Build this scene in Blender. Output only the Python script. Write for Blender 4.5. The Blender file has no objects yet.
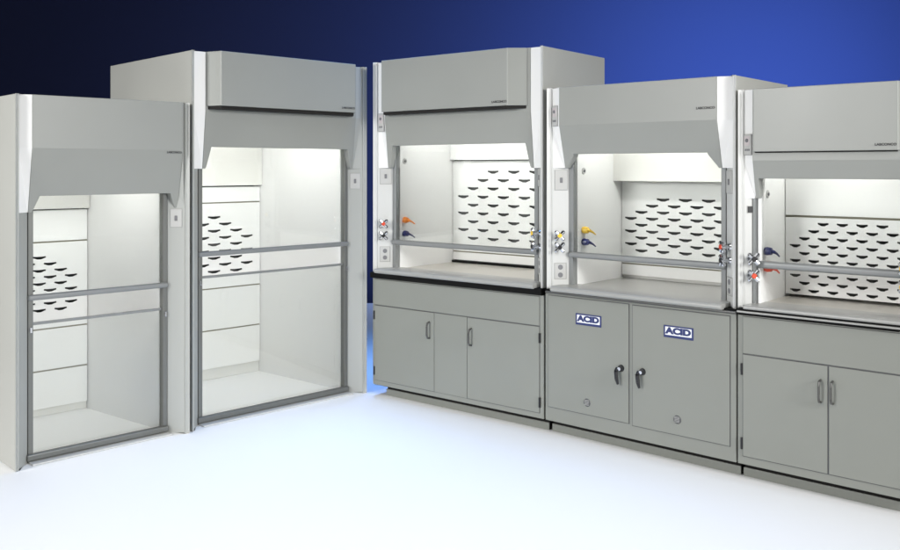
import bpy, bmesh, math, random
from math import radians as R, sin, cos, pi
from mathutils import Vector, Matrix
random.seed(4)
S = bpy.context.scene
COL = S.collection

# ------------------------------------------------------------------ camera
cam_d = bpy.data.cameras.new('camera'); cam = bpy.data.objects.new('camera', cam_d); COL.objects.link(cam)
cam_d.sensor_width = 36; cam_d.lens = 35.6; cam_d.shift_y = -107/900
cam_d.clip_end = 100; cam_d.clip_start = 0.05
cam.location = (0, 0, 1.64); cam.rotation_euler = (R(90), 0, 0)
S.camera = cam

# ------------------------------------------------------------------ world, exposure
w = bpy.data.worlds.new('World'); S.world = w; w.use_nodes = True
bg = w.node_tree.nodes['Background']; bg.inputs[0].default_value = (1, 1, 1, 1); bg.inputs[1].default_value = 0.05
S.view_settings.view_transform = 'Standard'; S.view_settings.look = 'None'
S.view_settings.exposure = 0; S.view_settings.gamma = 1
S.render.engine = 'CYCLES'

# ------------------------------------------------------------------ studio lamps
def aim(o, target):
    d = Vector(target) - o.location
    o.rotation_euler = d.to_track_quat('-Z', 'Y').to_euler()
def area(name, loc, target, sx, sy, power, color=(1, 1, 1), spread=180):
    l = bpy.data.lights.new(name, 'AREA'); l.shape = 'RECTANGLE'; l.size = sx; l.size_y = sy
    l.energy = power; l.color = color; l.spread = R(spread)
    o = bpy.data.objects.new(name, l); COL.objects.link(o); o.location = loc; aim(o, target); return o
def spot(name, loc, target, power, angle, blend, color=(1, 1, 1), radius=.3):
    l = bpy.data.lights.new(name, 'SPOT'); l.energy = power; l.spot_size = R(angle); l.spot_blend = blend
    l.color = color; l.shadow_soft_size = radius
    o = bpy.data.objects.new(name, l); COL.objects.link(o); o.location = loc; aim(o, target); return o
area('overhead_softbox', (0.0, 0.8, 4.6), (0.0, 1.8, 0), 6, 3, 98, (1, 1, 1), 110)
area('front_left_softbox', (-6.5, -0.2, 3.3), (-0.4, 5.8, 1.0), 2.2, 2.2, 111, (1, .995, .98), 80)
area('front_right_softbox', (5.6, -1.0, 3.2), (-1.4, 5.6, 1.0), 2.2, 2.2, 108, (1, .995, .98), 80)
spot('backdrop_spot', (4.2, 7.8, 2.4), (3.9, 12, 2.2), 5200, 150, 1, (.21, .40, .93), .5)  # added blue lamp, unseen, makes the backdrop's fade
area('floor_wash', (-0.15, 6.45, 4.7), (-0.15, 6.1, 0), 1.6, 1.0, 38, (.17, .45, 1), 88)  # added blue lamp, unseen, tints the floor around the hood bases

area('rear_floor_wash', (-0.65, 7.1, 4.3), (-0.65, 7.0, 0), .8, .6, 13, (.22, .42, 1), 55)  # added lamp behind the hoods, brightens the floor in the gap

# ------------------------------------------------------------------ materials
def mat(name, color, rough=.5, metal=0., bump=0., scale=60, var=0., spec=.5, coat=0):
    m = bpy.data.materials.new(name); m.use_nodes = True
    nt = m.node_tree; b = nt.nodes['Principled BSDF']
    b.inputs['Base Color'].default_value = (*color, 1); b.inputs['Roughness'].default_value = rough
    b.inputs['Metallic'].default_value = metal; b.inputs['Specular IOR Level'].default_value = spec
    b.inputs['Coat Weight'].default_value = coat
    tc = nt.nodes.new('ShaderNodeTexCoord')
    n = nt.nodes.new('ShaderNodeTexNoise'); n.inputs['Scale'].default_value = scale; n.inputs['Detail'].default_value = 3
    nt.links.new(tc.outputs['Object'], n.inputs['Vector'])
    if var:
        n2 = nt.nodes.new('ShaderNodeTexNoise'); n2.inputs['Scale'].default_value = 2.3; n2.inputs['Detail'].default_value = 5
        nt.links.new(tc.outputs['Object'], n2.inputs['Vector'])
        mx = nt.nodes.new('ShaderNodeMix'); mx.data_type = 'RGBA'
        mx.inputs['A'].default_value = (*[c*(1-var) for c in color], 1)
        mx.inputs['B'].default_value = (*[min(1, c*(1+var)) for c in color], 1)
        nt.links.new(n2.outputs['Fac'], mx.inputs['Factor']); nt.links.new(mx.outputs['Result'], b.inputs['Base Color'])
        mr = nt.nodes.new('ShaderNodeMapRange'); mr.inputs['To Min'].default_value = rough*.85; mr.inputs['To Max'].default_value = min(1, rough*1.15)
        nt.links.new(n2.outputs['Fac'], mr.inputs['Value']); nt.links.new(mr.outputs['Result'], b.inputs['Roughness'])
    if bump:
        bp = nt.nodes.new('ShaderNodeBump'); bp.inputs['Strength'].default_value = bump; bp.inputs['Distance'].default_value = .002
        nt.links.new(n.outputs['Fac'], bp.inputs['Height']); nt.links.new(bp.outputs['Normal'], b.inputs['Normal'])
    return m
M = {}
M['grey'] = mat('grey_enamel', (.300, .309, .290), .38, bump=.06, scale=500, var=.045)
M['cab'] = mat('cabinet_enamel', (.235, .243, .218), .38, bump=.06, scale=500, var=.045)
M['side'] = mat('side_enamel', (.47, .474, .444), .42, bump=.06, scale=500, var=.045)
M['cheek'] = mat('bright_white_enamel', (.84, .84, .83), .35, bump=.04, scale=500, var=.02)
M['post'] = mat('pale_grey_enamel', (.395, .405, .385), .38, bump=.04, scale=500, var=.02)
M['white'] = mat('white_enamel', (.59, .595, .58), .35, bump=.04, scale=500, var=.02)
M['liner'] = mat('white_liner', (.88, .88, .87), .5, bump=.03, scale=300, var=.02)
M['baffle'] = mat('baffle_white', (.77, .77, .755), .5, bump=.03, scale=300, var=.02)
M['beige'] = mat('beige_enamel', (.67, .665, .63), .5, var=.03)
M['plenum'] = mat('plenum_shade', (.10, .10, .10), .9)  # white plenum painted dark for the shade behind the slots
M['track'] = mat('track_metal', (.17, .175, .165), .4, metal=.4, var=.05)
M['bar'] = mat('sash_bar_metal', (.23, .24, .24), .42, metal=.2, var=.05)
M['black'] = mat('black_epoxy', (.006, .006, .006), .7, bump=.1, scale=200, spec=.1)
M['gap'] = mat('gap_shade', (.01, .009, .008), .9)  # near black, stands for shade in recesses and under overhangs
M['joint_shade'] = mat('brown_joint_shade', (.28, .26, .20), .8)  # brown shadow between baffle panels, given as colour
M['epoxy'] = mat('light_epoxy', (.33, .33, .315), .35, bump=.08, scale=150, var=.05)
M['work'] = mat('work_surface_grey', (.42, .40, .36), .3, bump=.08, scale=150, var=.06)
M['chrome'] = mat('chrome', (.62, .63, .65), .18, metal=1)
M['steel'] = mat('brushed_steel', (.11, .11, .105), .4, metal=.5)
M['blackp'] = mat('black_plastic', (.012, .012, .014), .35)
M['rim'] = mat('plate_rim', (.36, .36, .35), .5)
M['plate'] = mat('plate_plastic', (.49, .49, .475), .4)
M['platedk'] = mat('plate_mark', (.18, .18, .19), .5)
M['pink'] = mat('monitor_face', (.55, .50, .50), .4)
M['orange'] = mat('orange_plastic', (.85, .25, .03), .35)
M['yellow'] = mat('yellow_plastic', (.85, .55, .05), .35)
M['blue'] = mat('navy_plastic', (.015, .02, .12), .3)
M['red'] = mat('red_plastic', (.65, .07, .03), .35)
M['sign_w'] = mat('sign_white', (.82, .83, .86), .4)
M['sign_b'] = mat('sign_blue', (.018, .03, .13), .4)
M['ink'] = mat('ink', (.03, .03, .032), .5)
M['vent'] = mat('vent_grey', (.09, .092, .096), .5, metal=.2)
M['floor'] = mat('studio_floor_white', (.89, .895, .90), .6, bump=.03, scale=20)
M['drop'] = mat('blue_backdrop_paint', (.0215, .026, .062), .9, bump=.1, scale=30, var=.03, spec=.1)
def glass():
    m = bpy.data.materials.new('sash_glass'); m.use_nodes = True; nt = m.node_tree; nt.nodes.clear()
    o = nt.nodes.new('ShaderNodeOutputMaterial'); mx = nt.nodes.new('ShaderNodeMixShader')
    t = nt.nodes.new('ShaderNodeBsdfTransparent'); g = nt.nodes.new('ShaderNodeBsdfGlossy'); f = nt.nodes.new('ShaderNodeFresnel')
    t.inputs[0].default_value = (.975, .985, .98, 1); g.inputs['Roughness'].default_value = .03; f.inputs[0].default_value = 1.48
    nt.links.new(f.outputs[0], mx.inputs[0]); nt.links.new(t.outputs[0], mx.inputs[1]); nt.links.new(g.outputs[0], mx.inputs[2])
    nt.links.new(mx.outputs[0], o.inputs[0]); return m
M['glass'] = glass()
def emit(name, s):
    m = bpy.data.materials.new(name); m.use_nodes = True; b = m.node_tree.nodes['Principled BSDF']
    b.inputs['Emission Color'].default_value = (1, .99, .97, 1); b.inputs['Emission Strength'].default_value = s; return m

# ------------------------------------------------------------------ geometry helpers
def link(name, bm, m, parent=None, bevel=0, seg=2, smooth=False, loc=None):
    me = bpy.data.meshes.new(name)
    bmesh.ops.recalc_face_normals(bm, faces=bm.faces[:])
    bm.to_mesh(me); bm.free()
    o = bpy.data.objects.new(name, me); COL.objects.link(o)
    ms = m if isinstance(m, (list, tuple)) else [m]
    for k in ms: me.materials.append(M[k])
    if smooth:
        for p in me.polygons: p.use_smooth = True
    if bevel:
        b = o.modifiers.new('bevel', 'BEVEL'); b.width = bevel; b.segments = seg; b.limit_method = 'ANGLE'; b.angle_limit = R(30)
        b.harden_normals = False
    if parent is not None: o.parent = parent
    return o
def box(bm, u0, u1, v0, v1, z0, z1, mi=0):
    vs = [bm.verts.new((u, v, z)) for z in (z0, z1) for u, v in ((u0, v0), (u1, v0), (u1, v1), (u0, v1))]
    for f in ((0, 3, 2, 1), (4, 5, 6, 7), (0, 1, 5, 4), (1, 2, 6, 5), (2, 3, 7, 6), (3, 0, 4, 7)):
        fc = bm.faces.new([vs[i] for i in f]); fc.material_index = mi
def B(*boxes):
    bm = bmesh.new()
    for b in boxes: box(bm, *b)
    return bm
def prism(bm, pts, z0, z1, mi=0):
    """vertical prism from (u,v) outline"""
    a = [bm.verts.new((u, v, z0)) for u, v in pts]; b = [bm.verts.new((u, v, z1)) for u, v in pts]
    n = len(pts); fs = [bm.faces.new(a[::-1]), bm.faces.new(b)]
    for i in range(n): fs.append(bm.faces.new((a[i], a[(i+1) % n], b[(i+1) % n], b[i])))
    for f in fs: f.material_index = mi
def cyl(bm, p, d, r0, r1, L, n=16, mi=0):
    """cone/cylinder starting at p along d"""
    d = Vector(d).normalized(); q = d.to_track_quat('Z', 'Y').to_matrix()
    a = [bm.verts.new(Vector(p)+q @ Vector((r0*cos(t), r0*sin(t), 0))) for t in [2*pi*i/n for i in range(n)]]
    b = [bm.verts.new(Vector(p)+q @ Vector((r1*cos(t), r1*sin(t), L))) for t in [2*pi*i/n for i in range(n)]]
    fs = [bm.faces.new(a[::-1]), bm.faces.new(b)]
    for i in range(n): fs.append(bm.faces.new((a[i], a[(i+1) % n], b[(i+1) % n], b[i])))
    for f in fs: f.material_index = mi
def tube(bm, pts, r, n=10):
    for i in range(len(pts)-1):
        a, b = Vector(pts[i]), Vector(pts[i+1])
        ra = r[i] if isinstance(r, list) else r; rb = r[i+1] if isinstance(r, list) else r
        cyl(bm, a, b-a, ra, rb, (b-a).length, n)
def cells(bm, polys, fv, vback):
    """panel from (u,z) polygons sharing corners: front follows fv(z), back flat, rim closed"""
    F = {}; K = {}; E = {}
    def g(d, u, z, v):
        k = (round(u, 4), round(z, 4))
        if k not in d: d[k] = bm.verts.new((u, v, z))
        return d[k]
    for P in polys:
        bm.faces.new([g(F, u, z, fv(z)) for u, z in P]); bm.faces.new([g(K, u, z, vback) for u, z in P][::-1])
        for i in range(len(P)):
            a = (round(P[i][0], 4), round(P[i][1], 4)); b = (round(P[(i+1) % len(P)][0], 4), round(P[(i+1) % len(P)][1], 4))
            E[(a, b)] = 1
    for a, b in list(E):
        if (b, a) not in E: bm.faces.new((F[a], F[b], K[b], K[a]))
def frame(name, px, py, yaw, label, cat, group=None):
    o = bpy.data.objects.new(name, None); COL.objects.link(o); o.empty_display_size = .2
    o.location = (px, py, 0); o.rotation_euler = (0, 0, R(yaw))
    o['label'] = label; o['category'] = cat
    if group: o['group'] = group
    return o
def text_mesh(name, txt, size, parent, matn, mtx, sx=1., offset=0., ext=.0006, shear=0):
    c = bpy.data.curves.new(name, 'FONT'); c.body = txt; c.size = size; c.extrude = ext; c.offset = offset; c.shear = shear
    c.align_x = 'CENTER'; c.align_y = 'CENTER'
    t = bpy.data.objects.new(name, c); COL.objects.link(t)
    dg = bpy.context.evaluated_depsgraph_get(); me = bpy.data.meshes.new_from_object(t.evaluated_get(dg))
    bpy.data.objects.remove(t); me.transform(Matrix.Diagonal((sx, 1, 1, 1))); me.transform(mtx); me.name = name
    me.materials.clear(); me.materials.append(M[matn])
    o = bpy.data.objects.new(name, me); COL.objects.link(o); o.parent = parent; return o
def face_mtx(u, v, z, ang=0, tilt=0):
    """matrix that stands a drawing in the XY plane up facing -v at (u,v,z); ang turns it about the vertical"""
    return Matrix.Translation((u, v, z)) @ Matrix.Rotation(ang, 4, 'Z') @ Matrix.Rotation(pi/2+tilt, 4, 'X')

def slotted(name, parent, u0, u1, z0, z1, v, slots, sw, sh, m='baffle', th=.004):
    """a panel with real openings cut through it"""
    c = bpy.data.curves.new(name, 'CURVE'); c.dimensions = '2D'; c.fill_mode = 'BOTH'; c.extrude = th/2
    def loop(pts):
        s = c.splines.new('POLY'); s.points.add(len(pts)-1); s.use_cyclic_u = True
        for i, (x, y) in enumerate(pts): s.points[i].co = (x, y, 0, 1)
    loop([(u0, z0), (u1, z0), (u1, z1), (u0, z1)])
    shp = [(-.5, .5), (-.2, .40), (.2, .40), (.5, .5), (.5, -.05), (.38, -.15), (.15, -.55), (-.15, -.55), (-.38, -.15), (-.5, -.05)]
    for (a, b) in slots: loop([(a+x*sw, b+y*sh) for x, y in shp])
    t = bpy.data.objects.new(name, c); COL.objects.link(t)
    dg = bpy.context.evaluated_depsgraph_get(); me = bpy.data.meshes.new_from_object(t.evaluated_get(dg))
    bpy.data.objects.remove(t); me.transform(Matrix.Translation((0, v, 0)) @ Matrix.Rotation(pi/2, 4, 'X')); me.name = name
    me.materials.clear(); me.materials.append(M[m])
    o = bpy.data.objects.new(name, me); COL.objects.link(o); o.parent = parent; return o
def slot_rows(first, s, ztop, dz, nrow, ne, lo, hi):
    """staggered rows making a house-shaped field: rows 1 and 2 shortened at both ends"""
    out = []
    for r in range(nrow):
        even = r % 2 == 1 if r < 9 else True
        us = [first+k*s for k in range(ne)] if even else [first+s/2+k*s for k in range(ne-1)]
        if r in (0, 1): us = us[1:-1]
        out += [(u, ztop-r*dz) for u in us if lo < u < hi]
    return out

# ------------------------------------------------------------------ small fittings
def valve(h, p, d, cap):
    """four-lobed service valve handle on a stub"""
    d = Vector(d).normalized(); p = Vector(p)
    q = d.to_track_quat('Z', 'Y').to_matrix()
    bm = bmesh.new(); cyl(bm, p, d, .021, .017, .010, 18); cyl(bm, p+d*.01, d, .010, .010, .030, 14)
    v = link('service_valve', bm, 'chrome', h, smooth=False)
    bm = bmesh.new(); c = p+d*.036; cyl(bm, c, d, .014, .014, .016, 16)
    for k in range(4):
        a = pi/4+k*pi/2; e = q @ Vector((cos(a), sin(a), 0))
        cyl(bm, c+d*.008+e*.008, e, .0095, .0125, .026, 12); cyl(bm, c+d*.008+e*.034, e, .0125, .006, .007, 12)
    link('handle', bm, 'chrome', v)
    bm = bmesh.new(); cyl(bm, c+d*.0155, d, .0145, .012, .008, 16); link('index_cap', bm, cap, v)
def nozzle(h, wall_u, v, z, color, s=1.):
    """coloured hose nozzle sticking out of a side liner"""
    bm = bmesh.new(); n = Vector((1*s, 0, 0))
    p = Vector((wall_u, v, z)); cyl(bm, p, n, .020, .019, .010, 18)
    cyl(bm, p+n*.010, n, .023, .019, .026, 18)
    tube(bm, [p+n*.030, p+n*.044+Vector((0, .010, -.003)), p+n*.052+Vector((0, .032, -.014)), p+n*.055+Vector((0, .058, -.030))], [.013, .009, .006, .004], 12)
    link('hose_nozzle', bm, color, h, smooth=False)
def side_plate(h, W, side, u_c, v_c, z0, z1, width, kind, ang=45.7):
    """plate on a 45-degree chamfer; side 0 = left post"""
    a = R(ang) if side == 0 else R(-ang)
    if side: u_c = W-u_c
    T = Matrix.Translation((u_c, v_c, (z0+z1)/2)) @ Matrix.Rotation(a, 4, 'Z'); hz = (z1-z0)/2; hw = width/2
    bm = B((-hw, hw, -.006, 0.004, -hz, hz))
    if kind == 'dark': m = 'blackp'
    else: m = 'plate'
    bm.transform(T); nm = {'switch': 'switch_plate', 'outlet': 'outlet_plate', 'monitor': 'airflow_monitor', 'dark': 'indicator_window'}[kind]
    pl = link(nm, bm, m, h, bevel=.0015)
    bm = B((-hw-.003, hw+.003, -.003, .003, -hz-.003, hz+.003)); bm.transform(T); link('plate_rim', bm, 'rim', pl)
    if kind == 'switch':
        bm = B((-.008, .008, -.011, -.005, -.016, .016)); bm.transform(T); link('toggle', bm, 'platedk', pl, bevel=.002)
    if kind == 'outlet':
        for dz in (.024, -.024):
            bm = bmesh.new(); cyl(bm, (0, -.0055, dz), (0, -1, 0), .0155, .0155, .002, 20)
            bm.transform(T); r = link('receptacle', bm, 'platedk', pl)
    if kind == 'monitor':
        bm = B((-hw*.78, hw*.78, -.0085, -.005, -hz*.1, hz*.85)); bm.transform(T); link('display', bm, 'pink', pl)
        bm = bmesh.new(); cyl(bm, (0, -.008, hz*.42), (0, -1, 0), .011, .009, .004, 16); bm.transform(T); link('sensor_eye', bm, 'platedk', pl)
        bm = B(*[(-hw*.6+i*hw*.5, -hw*.6+i*hw*.5+.008, -.008, -.005, -hz*.62, -hz*.42) for i in range(3)]); bm.transform(T); link('key_row', bm, 'platedk', pl)

# ------------------------------------------------------------------ fume hood
def make_hood(name, P):
    h = frame(name, P['x'], P['y'], P['yaw'], P['label'], 'fume hood', P.get('group'))
    W, H, D, z0 = P['W'], P['H'], P['D'], P['z0']
    wl, wr, vb = P['wl'], P['wr'], P['vb']                 # liner walls and baffle depth
    zo, zw, zs = P['zo'], P['zw'], P['zs']                 # opening top, wing tips, work surface
    # outer side panels and top
    for a, b in ((0.0, .02), (W-.02, W)):
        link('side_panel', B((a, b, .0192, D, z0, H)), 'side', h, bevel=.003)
    link('top_panel', B((.021, W-.021, .14, D-.004, H-.03, H-.006)), 'grey', h)
    link('back_panel', B((.021, W-.021, D-.02, D-.002, z0, H-.031)), 'grey', h)
    # corner posts
    out = [(.001, 0), (.022, .035), (.095, .11), (.095, .135), (.024, .135), (.0215, .015), (.001, .015)]
    out = [(.0, .0), (.024, .033), (.095, .11), (.095, .135), (.024, .135), (.0215, .0175), (.0, .0175)]
    cs = P.get('cs', 1.)
    out = out[:2]+[(.024+.071*cs, .033+.077*cs), (.024+.071*cs, .135)]+out[4:]
    for s in (0, 1):
        bm = bmesh.new(); prism(bm, [((W-u) if s else u, v) for u, v in (out[::-1] if s else out)], z0, H+.002)
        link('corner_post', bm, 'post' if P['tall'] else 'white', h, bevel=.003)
    # sash tracks
    zt = z0 if P['tall'] else zs-.01
    ul, ur = .026+.071*cs, W-.026-.071*cs
    for a, b in ((ul, ul+P.get('tw', .028)), (ur-P.get('tw', .028), ur)):
        link('sash_track', B((a, b, .028+.077*cs, .150, zt, zo+.04)), P.get('trackmat', 'track'), h, bevel=.003)
    # liner: side walls run slightly inward from the sash track to the baffle
    fl, fr = ul+.030, ur-.030
    for k in (0, 1):
        if P.get('round_liner') and k == 0:
            a, b = wl-.012, wl; r = .10; top = zo+.02; c = .085; d = vb+.08
            pts = [(d, zs-.01), (c, zs-.01), (c, top-r)]
            pts += [(c+r*.5*(1-cos(t)), top-r+r*sin(t)) for t in [i*pi/16 for i in range(1, 9)]] + [(d, top)]
            bm = bmesh.new(); A_ = [bm.verts.new((a, y, z)) for y, z in pts]; B_ = [bm.verts.new((b, y, z)) for y, z in pts]
            bm.faces.new(A_); bm.faces.new(B_[::-1])
            for i in range(len(pts)): bm.faces.new((A_[i], A_[(i+1) % len(pts)], B_[(i+1) % len(pts)], B_[i]))
            link('side_liner', bm, 'liner', h, bevel=.002)
        else:
            f0, w0, sg = (fl, wl, -1) if k == 0 else (fr, wr, 1)
            bm = bmesh.new(); prism(bm, [(f0, .152), (w0, vb+.004), (w0+sg*.0, vb+.06), (w0+sg*.014, vb+.06), (f0+sg*.028, .152)][::1 if k else -1], zs-.01, zo+.284)
            link('side_liner', bm, 'liner', h)
    link('liner_ceiling', B((fl-.01, fr+.01, .16, D-.04, zo+.285, zo+.30)), 'liner', h)
    link('plenum_back', B((wl+.001, wr-.001, D-.045, D-.032, zs, zo+.28)), 'plenum', h)
    # baffle
    g = .005
    for i, (a, b, kind) in enumerate(P['baffle']):
        ub0, ub1 = wl+.004, wr-.004
        if kind == 'slots':
            slotted('slotted_baffle', h, ub0, ub1, a+g, b-g, vb, P['slots'], P['sw'], P['sh'])
        elif kind == 'shroud':
            o = link('upper_shroud', B((wl-P.get('sf', .03)*.02, wr+P.get('sf', .03)*.02, vb-P.get('sf', .03), vb-P.get('sf', .03)+.012, a, b)), P.get('shroudmat', 'liner'), h, bevel=.002)
            link('shroud_underside', B((wl+.002, wr-.002, vb-P.get('sf', .03)+.013, vb+.002, a+.004, a+.010)), 'joint_shade', h)
        else:
            link('baffle_panel', B((ub0, ub1, vb-.003, vb+.003, a+g, b-g)), 'baffle', h, bevel=.0015)
    if P['tall'] or P.get('foot'): link('baffle_foot', B((wl+.003, wr-.003, vb+.0145, vb+.02, zs, [b for b in P['baffle'] if b[2] != 'shroud'][0][0]+.01)), 'beige', h)
    zz = [b for b in P['baffle'] if b[2] != 'shroud']
    bm = B(*[(wl+.002, wr-.002, vb+.008, vb+.014, a-.018, a+.018) for a, b, k in zz[:-1] if a > zs+.05])
    bm.free()
    for a, b, k in zz[1:]:
        if 1: link('baffle_joint_strip', B((wl+.002, wr-.002, vb+.008, vb+.014, a-.018, a+.018)), 'joint_shade', h)  # added strip behind each joint, coloured like the shadow in it
    # sash
    zh = P['zh']; hr = P['hr']
    sash = link('sash', B((ul+.010, ur-.010, .117, .121, zh+.012, zo+.12)), 'glass', h)
    bm = bmesh.new()
    prism(bm, [(ul-.004, .088-.03*(1-cs)), (ur+.004, .088-.03*(1-cs)), (ur+.004, .122), (ul-.004, .122)], zh-hr, zh+hr)
    link('sash_handle', bm, 'bar', sash, bevel=hr*.75, seg=4)
    if P['tall']:
        lower = link('lower_sash', B((ul+.012, ur-.012, .1325, .1365, .05, P['zl']-.006)), 'glass', h)
        link('sash_rail', B((ul+.028, ur-.028, .126, .142, P['zl']-.008, P['zl']+.008)), 'bar', lower, bevel=.003)
        for s, uu in ((0, ul+.004), (1, ur-.024)):
            bm = B((uu+.004, uu+.018, .095, .106, P['zl']-.045, P['zl']-.012)); link('sash_clip', bm, 'chrome', h, bevel=.003)
        link('bottom_rail', B((ul-.01, ur+.002, .085, .125, .014, .050)), 'track', h, bevel=.007, seg=3)
        link('sill_shade_plate', B((ul+.001, ur-.001, .036, .16, .0, .0105)), 'white', h, bevel=.003)  # low plate toned darker than the floor for the shading below the rail
        link('hood_floor', B((fl-.01, fr+.01, .161, D-.03, .0, .018)), 'liner', h)
    else:
        # lower framed glass edge and work surface
        link('work_surface', B((fl-.01, fr+.01, .14, D-.03, zs-.028, zs-.002)), P['workmat'], h, bevel=.003)
        if P.get('backstrip'): link('rear_seal', B((wl+.001, wr-.001, vb-.012, vb-.004, zs-.001, zs+.014)), 'black', h)
        # rounded air-foil sill
        pf = P['sill_v']; zt_ = zs+P['sill_up']; pts = []
        n = 8
        for i in range(n+1):
            t = pi*i/n; rr = P['sill_r']
            pts.append((pf+rr-rr*sin(t) if True else 0, zt_-rr+rr*cos(t)))
        prof = [(.17, zt_)] + pts + [(.17, zt_-2*P['sill_r'])]
        bm = bmesh.new(); a0, a1 = P['sill_u']
        A_ = [bm.verts.new((a0, y, z)) for y, z in prof]; B_ = [bm.verts.new((a1, y, z)) for y, z in prof]
        bm.faces.new(A_); bm.faces.new(B_[::-1])
        for i in range(len(prof)): bm.faces.new((A_[i], A_[(i+1) % len(prof)], B_[(i+1) % len(prof)], B_[i]))
        link('sill', bm, 'epoxy', h, bevel=.004, seg=3)
    # header
    zb = P['zb']; e0, e1 = P['hu']; base = P['hv']; back = .067 if cs == 1 else .060
    def fv(z):
        if z >= zb: return base
        return base+(back-base)*(zb-z)/(zb-zw)
    top = P['htop']
    polys = [[(e0, zb), (e1, zb), (e1, top), (e0, top)]]
    q = P.get('q', .055)
    polys.append([(e0, zo), (e0+q, zo), (e1-q, zo), (e1, zo), (e1, zb), (e0, zb)])
    polys.append([(e0, zo), (e0, zw), (e0+min(.018, q*.6), zw), (e0+min(.026, q*.8), zw+.014), (e0+q-.003, zo-.012), (e0+q, zo)])
    polys.append([(e1, zo), (e1-q, zo), (e1-q+.003, zo-.012), (e1-min(.026, q*.8), zw+.014), (e1-min(.018, q*.6), zw), (e1, zw)])
    bm = bmesh.new(); cells(bm, polys, fv, .1035)
    link('front_panel', bm, 'grey', h, bevel=.0025)
    for s in (0, 1):
        ue = e0 if s == 0 else e1; sg = -1 if s == 0 else 1
        uf = .0225 if s == 0 else W-.0225; ud = .032 if s == 0 else W-.032
        bm = bmesh.new(); rings = []
        for z in (zw, zb, top-.001):
            rings.append([bm.verts.new(c) for c in ((ue+sg*.0006, fv(z)+.004, z), (uf, .0335, z), (ud, .062, z), (ue+sg*.0006, .125, z))])
        bm.faces.new(rings[0]); bm.faces.new(rings[2][::-1])
        for a, b in ((0, 1), (1, 2)):
            for i in range(4): bm.faces.new((rings[a][i], rings[a][(i+1) % 4], rings[b][(i+1) % 4], rings[b][i]))
        link('panel_cheek', bm, 'post' if (P['tall'] and s == 1) else 'cheek', h, bevel=.0015)  # tall hoods: left cheek lighter than right, fall of light put into colour
    link('panel_flange', B((e0+q+.01, e1-q-.01, .1045, .16, zo+.004, zo+.016)), 'grey', h)
    if P.get('box'):
        bz, bu0, bu1, bu2, bu3, bv = P['box']
        bm = bmesh.new(); prism(bm, [(bu0, base-.004), (bu1, bv), (bu2, bv), (bu3, base-.004)], bz, H)
        link('bypass_cover', bm, 'grey', h, bevel=.003)
        g2 = .012
        bm = bmesh.new(); prism(bm, [(bu0+.01, base-.005), (bu1+.008, bv+g2), (bu2-.008, bv+g2), (bu3-.01, base-.005)], bz-P.get('lip', .014), bz-.0005)
        link('bypass_opening_shade', bm, 'gap', h)  # solid black block painted as the shadow under the cover
    # nameplate
    nu, nv, nz, ns = P['name']
    text_mesh('nameplate', 'LABCONCO', ns, h, 'ink', face_mtx(nu, nv, nz, 0, P.get('ntilt', 0)), 1.05, .0003)
    # interior lamp: a fluorescent tube behind the header
    m = 'tube'
    bm = bmesh.new(); cyl(bm, (wl+.17, .24, zo+.262), (1, 0, 0), .014, .014, wr-wl-.34, 16)
    lt = link('hood_light', bm, 'tube%d' % P['lamp'], h, smooth=False)
    link('light_reflector', B((wl+.06, wr-.06, .17, .30, zo+.2835, zo+.2845)), 'liner', h)
    return h
for k, s in ((0, 104), (1, 66), (2, 64)):
    M['tube%d' % k] = emit('fluorescent_tube', s)

hoods = {}
hoods['A'] = make_hood('walk_in_fume_hood', dict(x=-2.33747, y=4.79343, yaw=43.9, W=1.015, H=2.042, D=1.15, z0=0, tall=True, whitepost=True, light_side=True,
    wl=.165, wr=.765, vb=.95, zo=1.485, zw=1.395, zs=.02, zh=.918, hr=.016, zl=.768, zb=1.75, hu=(.085, .968), hv=.0, htop=2.042, shroudmat='beige',
    bu=(.17, .745), baffle=[(.065, .315, 'p'), (.315, .588, 'p'), (.588, 1.155, 'slots'), (1.155, 1.37, 'p'), (1.372, 1.80, 'shroud')],
    slots=slot_rows(.653-.135*3, .135, 1.055, .043, 9, 4, .2, .72), sw=.080, sh=.019, lamp=0,
    name=(.912, -.002, 1.735, .0165),
    label='shorter walk-in fume hood with plain sloping front panel at the far left end', group='tall walk-in fume hoods'))
hoods['B'] = make_hood('walk_in_fume_hood', dict(x=-1.59962, y=5.52879, yaw=43.9, W=1.381, H=2.375, D=1.22, z0=0, tall=True, whitepost=True, light_side=True,
    wl=.165, wr=1.155, vb=1.08, zo=1.775, zw=1.635, zs=.02, zh=1.088, hr=.016, zl=.937, zb=2.0, hu=(.105, 1.30), hv=.025, htop=2.375, shroudmat='beige',
    box=(2.032, .108, .15, 1.21, 1.275, -.085), lip=.02,
    bu=(.17, 1.15), baffle=[(.1, .395, 'p'), (.395, .715, 'p'), (.715, 1.372, 'slots'), (1.372, 1.5, 'p'), (1.504, 2.05, 'shroud')],
    slots=slot_rows(1.033-.19*4, .19, 1.26, .052, 9, 5, .2, 1.12), sw=.105, sh=.022, lamp=0,
    name=(1.145, -.087, 2.062, .0195),
    label='taller walk-in fume hood with boxed top cover, second from the left', group='tall walk-in fume hoods'))
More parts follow.
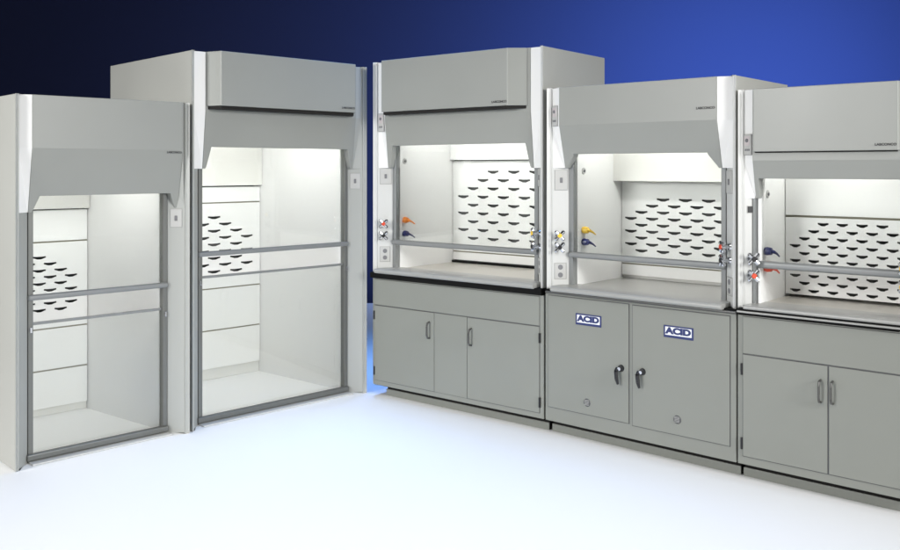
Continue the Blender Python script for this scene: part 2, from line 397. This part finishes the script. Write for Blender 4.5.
hoods['C'] = make_hood('bench_fume_hood', dict(x=-.55636, y=6.41615, yaw=-38.57, W=1.44, H=2.40, D=.80, z0=.892, tall=False, whitepost=True,
    wl=.155, wr=1.285, vb=.73, zo=1.80, zw=1.64, zs=.915, zh=1.105, hr=.018, zb=2.0, hu=(.088, 1.335), hv=.03, htop=2.40,
    box=(2.036, .094, .13, 1.215, 1.315, -.05), lip=.018,
    bu=(.17, 1.28), baffle=[(.93, 1.0, 'p'), (1.0, 1.70, 'slots'), (1.702, 2.08, 'shroud')], trackmat='bar',
    slots=slot_rows(.261, .187, 1.61, .063, 9, 7, .2, 1.25), sw=.100, sh=.023, lamp=1, workmat='work', backstrip=True,
    sill_v=-.040, sill_r=.0165, sill_up=.006, sill_u=(.045, 1.395),
    name=(1.152, -.052, 2.062, .0200),
    label='tallest bench fume hood with boxed top cover, on the cabinet with a black bench edge', group='bench fume hoods'))
hoods['D'] = make_hood('bench_fume_hood', dict(x=.5960, y=5.49712, yaw=-41.1, W=1.208, H=2.132, D=.75, z0=.885, tall=False, whitepost=True,
    wl=.135, wr=1.08, vb=.67, zo=1.725, zw=1.64, zs=.915, zh=1.105, hr=.018, zb=1.9, hu=(.092, 1.105), hv=.0, htop=2.132,
    bu=(.14, 1.075), baffle=[(.93, 1.01, 'p'), (1.01, 1.56, 'slots'), (1.555, 2.0, 'shroud')], trackmat='bar', sf=.10, foot=True, q=.075, shroudmat='beige',
    slots=slot_rows(.207, .155, 1.435, .042, 9, 7, .18, 1.05), sw=.088, sh=.020, lamp=1, workmat='epoxy',
    sill_v=-.045, sill_r=.0165, sill_up=.004, sill_u=(.055, 1.15),
    name=(1.042, -.002, 1.965, .0185),
    label='bench fume hood with plain sloping front panel, standing on the double acid cabinet', group='bench fume hoods'))
hoods['E'] = make_hood('bench_fume_hood', dict(x=1.51736, y=4.6933, yaw=-40.33, W=.88, H=2.052, D=.60, z0=.885, tall=False, whitepost=True,
    wl=.086, wr=.79, vb=.45, zo=1.585, zw=1.48, zs=.925, zh=1.13, hr=.019, zb=1.68, hu=(.074, .80), hv=.012, htop=2.052,
    box=(1.725, .078, .085, .778, .785, -.008), lip=.006, round_liner=True, cs=.42, tw=.015, q=.024,
    bu=(.108, .787), baffle=[(.935, 1.372, 'slots'), (1.374, 1.70, 'p')], trackmat='bar',
    slots=slot_rows(.143, .1, 1.332, .041, 10, 7, .135, .755), sw=.057, sh=.018, lamp=2, workmat='work',
    sill_v=-.045, sill_r=.0100, sill_up=.000, sill_u=(.045, .84),
    name=(.725, -.010, 1.752, .0165),
    label='bench fume hood at the right edge, its side liner with a rounded front corner', group='bench fume hoods'))

# fittings on the posts
n_l = (.72, -.69, 0); n_r = (-.72, -.69, 0)
# chamfer centre line for a distance t along it
def ch(t): return (.024+.071*t, .033+.077*t)
def on_post(h, W, side, t):
    u, v = ch(t); return ((W-u) if side else u, v)
A, Bh, C, D, Eh = (hoods[k] for k in 'ABCDE')
side_plate(A, 1.015, 1, *ch(.45), 1.275, 1.385, .070, 'switch')
side_plate(Bh, 1.381, 1, *ch(.45), 1.49, 1.60, .072, 'switch')
for h, W, top, sw, vz, caps, mid, noz in (
        (C, 1.44, (1.905, 2.03), (1.525, 1.635), (1.24, 1.155), ('red', 'blackp'), (.965, 1.07), ('orange', 'blue')),
        (D, 1.208, (1.90, 2.02), (1.505, 1.625), (1.225, 1.152), ('yellow', 'blackp'), (.955, 1.05), ('yellow', 'blue'))):
    side_plate(h, W, 0, *((.054, .031) if h is C else (.054, .016)), top[0], top[1], .048, 'monitor', 0 if h is C else -22)
    side_plate(h, W, 0, *ch(.5), sw[0], sw[1], .078, 'switch')
    side_plate(h, W, 0, *ch(.45), mid[0], mid[1], .070, 'outlet')
    side_plate(h, W, 1, *ch(.5), sw[0], sw[1], .078, 'switch')
    side_plate(h, W, 1, *ch(.45), mid[0], mid[1], .070, 'outlet')
    for z, cp in zip(vz, caps):
        u, v = on_post(h, W, 0, .32); valve(h, (u, v, z), n_l, cp)
        u, v = on_post(h, W, 1, .45); valve(h, (u, v, z-.01), n_r, {'red': 'yellow', 'yellow': 'red'}.get(cp, cp))
side_plate(Eh, .88, 0, .046, .0215, 1.71, 1.815, .046, 'monitor', -20)
side_plate(Eh, .88, 0, .044, .0535, 1.405, 1.437, .026, 'dark')
for z, cp in ((1.163, 'blackp'), (1.075, 'red')):
    u, v = on_post(Eh, .88, 0, .28); valve(Eh, (u, v, z), n_l, cp)
    u, v = on_post(Eh, .88, 1, .45); valve(Eh, (u, v, z), n_r, 'yellow')
for z, cc in ((1.262, 'orange'), (1.163, 'blue')): nozzle(C, .13, .19, z, cc)
for z, cc in ((1.252, 'yellow'), (1.178, 'blue')): nozzle(D, .128, .215, z, cc)
for z, cc in ((1.197, 'blue'), (1.108, 'red')): nozzle(Eh, .088, .15, z, cc)
for h, u, v, z in ((C, .130, .20, 1.69), (D, .1285, .22, 1.622), (Eh, .086, .19, 1.50)):
    bm = bmesh.new(); cyl(bm, (u, v, z), (1, 0, 0), .022, .020, .004, 20); pl = link('plug_plate', bm, 'plate', h)
    bm = bmesh.new(); cyl(bm, (u+.004, v, z), (1, 0, 0), .009, .008, .006, 14); link('plug', bm, 'platedk', pl)

# ------------------------------------------------------------------ base cabinets
def make_cabinet(P):
    h = frame('base_cabinet', P['x'], P['y'], P['yaw'], P['label'], 'cabinet', 'base cabinets under the bench hoods')
    W, zb, zt = P['W'], P['zb'], P['zt']; D = .62
    link('body', B((.0, W, .0, D, zb, zt)), 'cab', h, bevel=.003)
    link('toe_recess_shade', B((P['kl']+.02, W-.02, .16, D-.05, .0, zb-.001), (P['kl']+.004, W-.006, .079, .1, 0, zb-.001)), 'gap', h)  # recess filled with black for the shadow behind the kick
    link('toe_kick', B((P['kl'], W-.003+P.get('kr', 0), .068, .078, .0, .046)), 'cab', h, bevel=.002)
    link('underside_shade_sheet', B((.01, W-.01, .01, D-.02, zb-.004, zb-.0005)), 'gap', h)  # black sheet, shade under the body put in as colour
    a, b, z0, z1, tv, m = P['top']
    link('worktop', B((a, b, tv, D, z0, z1)), m, h, bevel=.006, seg=3)
    if P.get('top2'):
        a, b, z0, z1, tv, m = P['top2']; link('worktop_trim', B((a, b, tv, D, z0, z1)), m, h, bevel=.003)
    if P.get('top3'):
        a, b, z0, z1, tv, m = P['top3']; link('worktop_trim', B((a, b, tv, .10, z0, z1)), m, h)
    for i, (a, b, z0, z1, hinge, hu, hz) in enumerate(P['doors']):
        # dark reveal then the door leaf
        link('door_reveal', B((a-.002, b+.002, -.0015, -.0002, z0-.002, z1+.002)), 'vent', h)
        d = link('door', B((a+.0018, b-.0018, P.get('dv', -.006), -.0016, z0+.0018, z1-.0018)), 'cab', h, bevel=.0015)
        if hu is not None and not P.get('acid'):
            bm = bmesh.new(); f = P.get('dv', -.006)
            pts = [(hu, f, hz-.055), (hu, f-.022, hz-.050), (hu, f-.030, hz-.030), (hu, f-.030, hz+.030), (hu, f-.022, hz+.050), (hu, f, hz+.055)]
            tube(bm, pts, P.get('pr', .0065)); link('pull_handle', bm, 'steel', d, smooth=False)
        if hu is not None and P.get('acid'):
            bm = bmesh.new(); f = -.006
            cyl(bm, (hu+.006, f, hz+.028), (0, -1, 0), .020, .017, .012, 20); base = link('latch', bm, 'blackp', d)
            bm = bmesh.new(); cyl(bm, (hu+.004, f-.012, hz+.026), (0, -1, 0), .011, .010, .012, 16)
            link('lock_cylinder', bm, 'chrome', base)
            bm = bmesh.new(); tube(bm, [(hu-.012, f-.014, hz+.028), (hu-.012, f-.030, hz+.010), (hu-.008, f-.030, hz-.030), (hu-.001, f-.026, hz-.062)], [.010, .011, .011, .007], 10)
            link('lever', bm, 'blackp', base)
            # sign
            su, sz = P['signs'][i]; ww, hh = .178, .068
            s = link('sign', B((su-ww/2, su+ww/2, f-.0025, f-.0001, sz-hh/2, sz+hh/2)), 'sign_b', d, bevel=.002)
            link('sign_face', B((su-ww/2+.010, su+ww/2-.010, f-.0032, f-.0025, sz-hh/2+.014, sz+hh/2-.008)), 'sign_w', s)
            text_mesh('lettering', 'ACID', .046, s, 'sign_b', face_mtx(su, f-.0036, sz+.0035), 1.35, .0030)
            # vent
            su, sz = P['vents'][i]
            bm = bmesh.new(); cyl(bm, (su, f, sz), (0, -1, 0), .024, .021, .004, 24); v = link('vent', bm, 'vent', d)
            link('louvre', B(*[(su-.015, su+.015, f-.0065, f-.004, sz-.014+k*.007, sz-.011+k*.007) for k in range(5)]), 'rim', v)
        if hinge is not None:
            for hz2 in P['hinges']:
                bm = bmesh.new(); cyl(bm, (hinge, -.007, hz2-.030), (0, 0, 1), .0065, .0065, .060, 10); link('hinge', bm, 'blackp', d)
    for (a, b, z0, z1) in P.get('fronts', []):
        link('panel_reveal', B((a-.0015, b+.0015, -.0015, -.0002, z0-.0015, z1+.0015)), 'vent', h)
        link('front_rail', B((a+.001, b-.001, -.0055, -.0016, z0+.001, z1-.001)), 'cab', h, bevel=.0015)
    return h
make_cabinet(dict(x=-.55636, y=6.41615, yaw=-38.57, W=1.453, zb=.084, zt=.850, kl=.07, top=(-.010, 1.447, .8515, .893, -.022, 'black'),
    doors=[(.022, .578, .118, .655, .020, .537, .533), (.86, 1.425, .118, .655, 1.427, .895, .528)],
    fronts=[(.022, 1.425, .660, .842), (.5785, .8595, .118, .655)], hinges=(.585, .185), label='base cabinet with two pull-handle doors under a thick black bench edge'))
make_cabinet(dict(x=.5900, y=5.5025, yaw=-41.1, W=1.222, zb=.084, zt=.868, kl=.004, top=(.003, 1.227, .869, .884, -.012, 'steel'), top2=(.004, 1.226, .8845, .895, -.006, 'black'),
    acid=True, doors=[(.024, .585, .170, .858, None, .530, .455), (.607, 1.190, .163, .855, None, .668, .455)],
    signs=[(.315, .735), (.895, .732)], vents=[(.305, .243), (.888, .250)], hinges=(), label='acid storage cabinet with two ACID signs, black latches and round vents'))
make_cabinet(dict(x=1.51736, y=4.6933, yaw=-40.33, W=.90, zb=.084, zt=.868, kl=.004, kr=.0, top=(.004, .905, .883, .895, -.032, 'epoxy'), top2=(.006, .903, .869, .8825, -.006, 'black'), top3=(.006, .903, .8955, .906, -.030, 'black'),
    doors=[(.028, .4595, .128, .663, .024, .425, .533), (.4635, .885, .128, .663, .888, .483, .535)],
    fronts=[(.028, .885, .668, .862)], hinges=(.585, .195), pr=.006, label='base cabinet with two pull-handle doors at the right edge, beside the acid cabinet'))

# ------------------------------------------------------------------ studio floor and backdrop
bm = bmesh.new(); vs = [bm.verts.new(p) for p in ((-14, -6, 0), (14, -6, 0), (14, 10.8, 0), (-14, 10.8, 0))]; bm.faces.new(vs)
f = link('floor', bm, 'floor'); f['kind'] = 'structure'
bm = bmesh.new(); n = 10; r = 1.2; prof = [(10.8+r*sin(t), r-r*cos(t)) for t in [i*pi/2/n for i in range(n+1)]] + [(12.0, 7)]
L = [(bm.verts.new((-14, y, z)), bm.verts.new((14, y, z))) for y, z in prof]
for i in range(len(L)-1): bm.faces.new((L[i][0], L[i][1], L[i+1][1], L[i+1][0]))
b = link('backdrop', bm, 'drop', smooth=True); b['kind'] = 'structure'
